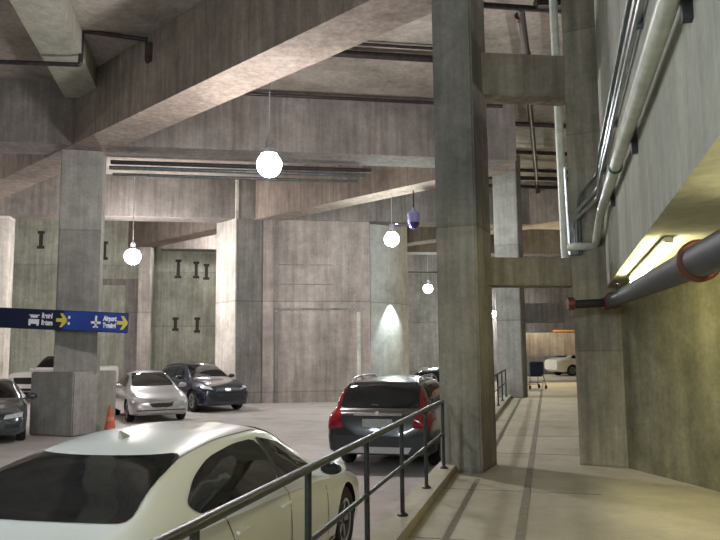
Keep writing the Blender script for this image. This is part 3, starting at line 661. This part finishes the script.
# ------------------------------------------------------------------ pipes
def pipe(label, pts, r, mat, name='pipe', n=12, rnd=.12, cat='pipe', group=None):
    o0 = Vector(pts[0]); bm = B(); tube(bm, [Vector(p)-o0 for p in pts], r, n, rnd)
    o = link(name, bm, M[mat], None, True); o.location = o0; return tag(o, label, cat, group)
def ring(bm, p, d, r, l, n=20):
    q = Vector(d).normalized().to_track_quat('Z', 'Y').to_matrix().to_4x4()
    lathe(bm, [(0, -l/2), (r, -l/2), (r*1.12, -l/2+.01), (r*1.12, l/2-.01), (r, l/2), (0, l/2)], n, Matrix.Translation(p) @ q)
def gl(y0, x, z): return (x, gy(y0, x), z)
pipe('lower dark pipe along the top of the girder behind the brightest lamp', [gl(18.75, -3.6, 8.36), gl(18.75, 4.0, 8.36)], .05, 'pipe_dark')
pipe('thicker upper dark pipe near the ceiling left of the foreground column', [gl(15.95, -1.0, 8.42), gl(15.95, 2.6, 8.42)], .085, 'pipe_dark')
pipe('thin upper dark pipe just behind the thicker one near the ceiling', [gl(15.55, -1.0, 8.5), gl(15.55, 2.6, 8.5)], .035, 'pipe_dark')
# bundle under girder (seen behind the brightest lamp)
for k, (dy, z, r, lab) in enumerate([(1.55, 6.90, .055, 'upper pipe of the dark pipe bundle under the girder'), (1.45, 6.72, .05, 'middle pipe of the dark pipe bundle under the girder'), (1.75, 6.60, .04, 'lowest pipe of the dark pipe bundle under the girder')]):
    pipe(lab, [gl(19.15+dy, -6.9, z), gl(19.15+dy, .35-.2*k, z)], r*1.15, 'conduit_dark' if k else 'pipe_dark', group='dark pipe bundle under the girder')
bm = B(); tube(bm, [(0, 0, 0), (1.7, .15, -.02), (1.72, .15, .75), (3.1, .25, .58)], .05, 10, .08); box(bm, (3.15, .3, .3), (.16, .16, .42))
o = link('pipe', bm, M['pipe_dark'], None, True); o.location = (-7.72, 14.85, 7.86); tag(o, 'dark bent pipe crossing below the ceiling beam at top left', 'pipe')
# sprinkler main and branches over the walkway
mp = [(3.2, 13.5, 8.3), (3.9, 15.95, 8.3), (4.66, 19.0, 8.3), (6.7, 26.7, 8.3), (8.3, 32.9, 8.3)]
t = thing('sprinkler_pipe', 'long dark sprinkler main running along the ceiling above the walkway', 'pipe', mp[0]); o0 = Vector(mp[0])
one('main_pipe', lambda b: tube(b, [Vector(p)-o0 for p in mp], .075, 12), M['pipe_dark'], t, True)
for q in ((3.25, 13.9), (3.85, 15.75), (5.0, 20.3), (6.1, 24.4)):
    bm = B(); ring(bm, Vector((*q, 8.3))-o0, (.25, .97, 0), .075, .18); link('coupling', bm, M['red'], t, True)
BR = 'ceiling pipes crossing above the walkway'
for k, (yy, xa, xb, r, lab) in enumerate([(13.5, 2.0, 4.6, .06, 'sprinkler branch pipe crossing at the very top above the walkway'), (18.55, 3.0, 6.3, .075, 'dark branch pipe just under the upper cross beam'), (20.6, 4.4, 7.2, .075, 'first ceiling branch pipe beyond the upper cross beam'), (23.6, 4.4, 7.8, .075, 'second ceiling branch pipe beyond the upper cross beam'), (26.0, 4.4, 8.4, .075, 'third ceiling branch pipe beyond the upper cross beam'), (27.2, 4.4, 8.8, .09, 'thick ceiling duct pipe beyond the upper cross beam'), (28.6, 4.4, 9.0, .07, 'last ceiling branch pipe before the brown girder')]):
    pipe(lab, [gl(yy-.55, xa, 8.3), gl(yy-.55, xb, 8.3)], r, 'pipe_dark', group=BR)
bm = B(); box(bm, (0, 0, 0), (.55, .35, .22)); bevel(bm, .03); o = link('junction_box', bm, M['trimblack']); o.location = (3.75, 13.45, 8.38); tag(o, 'black box on the ceiling at the very top above the walkway', 'box')
# vertical pale pipe and conduits on the pier, elbow to the wall pipe
pipe('pale vertical pipe down the left side of the right pier', [(3.13, 11.02, ZC-.02), (3.17, 11.02, 2.98)], .066, 'pipe_pale', rnd=0)
FD = Vector((.2664, .9639, 0)); FN = Vector((-.9639, .2664, 0))
def fp(y, z, off): p = Vector((1.472+.2764*(y-2.858), y, z)) + FN*off; return p
pipe('large pale pipe running along the upper right wall', [fp(1.2, 3.27, .10), fp(4.5, 3.31, .10), fp(8.9, 3.38, .10), fp(10.4, 3.12, .12), (3.12, 10.22, 3.10), (3.05, 10.36, 3.1)], .056, 'pipe_pale', rnd=.22)
bm = B(); ring(bm, (0, 0, 0), FD, .062, .06); o = link('pipe_marker', bm, M['tape'], None, True); o.location = fp(6.6, 3.343, .10); tag(o, 'small green band around the large pale wall pipe', 'band')
for k, (z, r, lab, mat) in enumerate([(3.96, .026, 'lower thin conduit on the upper right wall', 'conduit'), (4.09, .024, 'middle thin conduit on the upper right wall', 'conduit'), (4.30, .022, 'upper thin conduit on the upper right wall', 'conduit_dark')]):
    pipe(lab, [fp(1.2, z, .05), fp(9.55, z, .05), fp(10.05, z-.18, .06), (3.22+.02*k, 10.22, z-.36), (3.08+.05*k, 10.30, z-.5), (3.10+.05*k, 10.36, 3.0)], r, mat, 'conduit', 8, .12, 'conduit', 'thin conduits on the upper right wall')
for k, (y, z) in enumerate([(5.6, 3.32), (8.0, 3.37), (3.2, 3.29)]):
    bm = B(); box(bm, (0, 0, 0), (.05, .05, .26)); o = link('pipe_clamp', bm, M['trimblack']); o.location = fp(y, z, .03); o.rotation_euler = (0, 0, -math.atan(.2764)); tag(o, 'dark clamp holding the large pale wall pipe, %s' % ['the middle one', 'the one nearest the pier', 'the one nearest the viewer'][k], 'clamp', 'clamps of the large pale wall pipe')
for k, (y, z) in enumerate([(7.2, 4.12), (4.9, 4.12), (9.2, 4.12)]):
    bm = B(); box(bm, (0, 0, 0), (.05, .05, .42)); o = link('conduit_clamp', bm, M['conduit_dark']); o.location = fp(y, z, .03); o.rotation_euler = (0, 0, -math.atan(.2764)); tag(o, 'clamp across the thin conduits, %s' % ['the middle one', 'the one nearest the viewer', 'the one nearest the pier'][k], 'clamp', 'clamps across the thin conduits')
bm = B(); tube(bm, [(3.06, 10.40, 3.0), (3.04, 10.40, 4.3)], .022, 8); o = link('conduit', bm, M['conduit'], None, True); tag(o, 'short shiny vertical conduit in front of the pier beside the pale pipe', 'conduit')
# grey drain pipe with red couplings under the soffit, and its dark cross piece
pa, pb = Vector((1.02, .9, 2.02)), Vector((3.38, 9.62, 2.28))
t = thing('drain_pipe', 'thick dark grey pipe with red couplings under the soffit at right', 'pipe', pb)
one('pipe_run', lambda b: tube(b, [pa-pb, (0, 0, 0)], .088, 24), M['pipe_big'], t, True)
for s, w in ((.335, .07), (.995, .09)):
    p = pa + (pb-pa)*s; bm = B(); ring(bm, p-pb, pb-pa, .102, w, 28)
    link('coupling', bm, M['red'], t, True)
for q in (.12, .93):
    p = pa + (pb-pa)*q - pb; bm = B(); tube(bm, [p+Vector((0, 0, .09)), Vector((p.x, p.y, 2.495-pb.z))], .006, 8); link('hanger', bm, M['pipe_dark'], t, True)
t = thing('cross_pipe', 'short black horizontal pipe between two red couplings in front of the right pier', 'pipe', (3.36, 9.78, 2.26))
one('pipe_run', lambda b: tube(b, [(-.52, .02, -.02), (.02, -.02, 0)], .058, 18), M['black'], t, True)
for x in (-.50, -.02):
    bm = B(); ring(bm, (x, .0, -.01), (1, 0, 0), .078, .09); link('coupling', bm, M['red'], t, True)
bm = B(); box(bm, (-.2, .33, .0), (.05, .62, .04)); link('wall_bracket', bm, M['pipe_dark'], t)
# fluorescent fittings under the soffit
def fluo(c, ln, label):
    t = thing('fluorescent_light', label, 'lamp', c, math.atan2(.9639, .2664), 'fluorescent strips under the soffit')
    one('casing', lambda b: (box(b, (0, 0, .065), (ln+.08, .07, .05)), bevel(b, .01)), M['lampmetal'], t)
    one('tube', lambda b: tube(b, [(-ln/2, 0, 0), (ln/2, 0, 0)], .024, 12), M['tube'], t, True)
    return t
fluo((2.78, 6.95, 2.405), 3.0, 'lit fluorescent strip above the thick grey pipe')
fluo((1.95, 2.6, 2.405), 2.4, 'lit fluorescent strip out of frame at right, nearest the viewer')
fluo((1.05, -1.3, 2.405), 2.4, 'lit fluorescent strip behind the viewpoint')
for k, p in enumerate([(3.40, 8.9, 2.42), (3.25, 9.2, 2.35)]):
    bm = B(); bmesh.ops.create_uvsphere(bm, u_segments=12, v_segments=8, radius=.035); o = link('pipe_fitting', bm, M['chrome'], None, True); o.location = (p[0]+.05, p[1], 2.47)
    tag(o, ['small shiny fitting under the soffit nearer the fluorescent strip', 'small shiny fitting under the soffit nearer the pier'][k], 'fitting')

# ------------------------------------------------------------------ wheeled chair at the end of the walkway
t = thing('wheeled_chair', 'dark blue wheeled chair standing at the far end of the walkway', 'chair', (7.15, 29.6, 0), math.radians(10)); t.scale = (1.15, 1.15, 1.08)
one('backrest', lambda b: (box(b, (0, 0, .78), (.52, .06, .50)), bevel(b, .02)), M['navy'], t)
one('seat', lambda b: (box(b, (0, .24, .50), (.46, .46, .06)), bevel(b, .02)), M['navy'], t)
for s in (-1, 1):
    bm = B(); tube(bm, [(s*.25, -.14, 1.02), (s*.25, -.02, 1.0), (s*.25, 0, .5), (s*.25, .45, .48), (s*.25, .5, .12)], .014, 8); link('side_frame', bm, M['conduit_dark'], t, True)
    bm = B(); tube(bm, [(s*.25, 0, .5), (s*.30, -.08, .10)], .016, 8); link('leg', bm, M['conduit_dark'], t, True)
    for y in (-.08, .5):
        bm = B(); lathe(bm, [(0, -.02), (.07, -.02), (.085, 0), (.07, .02), (0, .02)], 18, Matrix.Translation((s*.30, y, .085)) @ Matrix.Rotation(PI/2, 4, 'Y')); link('wheel', bm, M['black'], t, True)
one('cross_bar', lambda b: tube(b, [(-.27, -.04, .25), (.27, -.04, .25)], .012, 8), M['conduit_dark'], t, True)
one('footrest', lambda b: box(b, (0, .5, .17), (.5, .12, .02)), M['trimblack'], t)
# things across the far end of the corridor
struct(slab('wall_far_low', [(7.9, 35.3), (13, 36.8), (13, 37.0), (7.9, 35.5)], 0, .42, M['wallpale'])) if False else None
bm = B(); prism(bm, [(-2.2, 0), (2.2, .8), (2.2, 1.5), (-2.2, .7)], 1.3, 2.4); o = link('concrete_beam', bm, M['girder']); o.location = (9.9, 34.6, 0); tag(o, 'pale low beam across the far end of the walkway above the pale car', 'beam')
bm = B(); tube(bm, [(-.5, 0.3, 0), (2.1, .8, 0)], .07, 10); o = link('pipe', bm, plain('orange_brown_pipe', (.28, .12, .04), .6), None, True); o.location = (9.9, 34.95, 2.47); tag(o, 'orange-brown pipe across the far end of the walkway', 'pipe')

# ------------------------------------------------------------------ lights
def light(kind, loc, power, col=(1, 1, 1), size=.2, rot=None, **k):
    d = bpy.data.lights.new('lamp', kind); d.energy = power; d.color = col
    if kind == 'AREA': d.size = size
    else: d.shadow_soft_size = size
    for a, v in k.items(): setattr(d, a, v)
    o = bpy.data.objects.new('lamp_light', d); C.objects.link(o); o.location = loc
    if rot: o.rotation_euler = rot
    return o
w = bpy.data.worlds.new('world'); bpy.context.scene.world = w; w.use_nodes = True
w.node_tree.nodes['Background'].inputs[0].default_value = (.8, .85, 1, 1); w.node_tree.nodes['Background'].inputs[1].default_value = .03
# wall washer on the rounded wall
light('SPOT', (1.44, 30.42, 3.9), 420, (.85, 1, .97), .04, (math.radians(3), math.radians(-3), 0), spot_size=math.radians(75), spot_blend=.5)
# warm light added over the far end of the walkway, no fixture
light('POINT', (8.8, 33.6, 4.2), 480, (1, .84, .55), .3)
# extra source added just below the parking-lane lamp behind the viewpoint
light('POINT', (-6.2, -9.9, 4.95), 400, (.97, .98, 1), .12)

# ------------------------------------------------------------------ camera
F = 720.; P = math.atan(80/F)
cd = bpy.data.cameras.new('camera'); cd.sensor_width = 36; cd.lens = F/720*36; cd.clip_start = .05; cd.clip_end = 300
cam = bpy.data.objects.new('camera', cd); C.objects.link(cam); cam.location = (0, 0, 1.65)
cam.rotation_euler = (Matrix.Rotation(PI/2+P, 4, 'X') @ Matrix.Rotation(math.radians(-.5), 4, 'Z')).to_euler()
sc = bpy.context.scene; sc.camera = cam
sc.view_settings.view_transform = 'Standard'; sc.view_settings.look = 'None'; sc.view_settings.gamma = 1; sc.view_settings.exposure = .56
sc.view_settings.use_curve_mapping = False
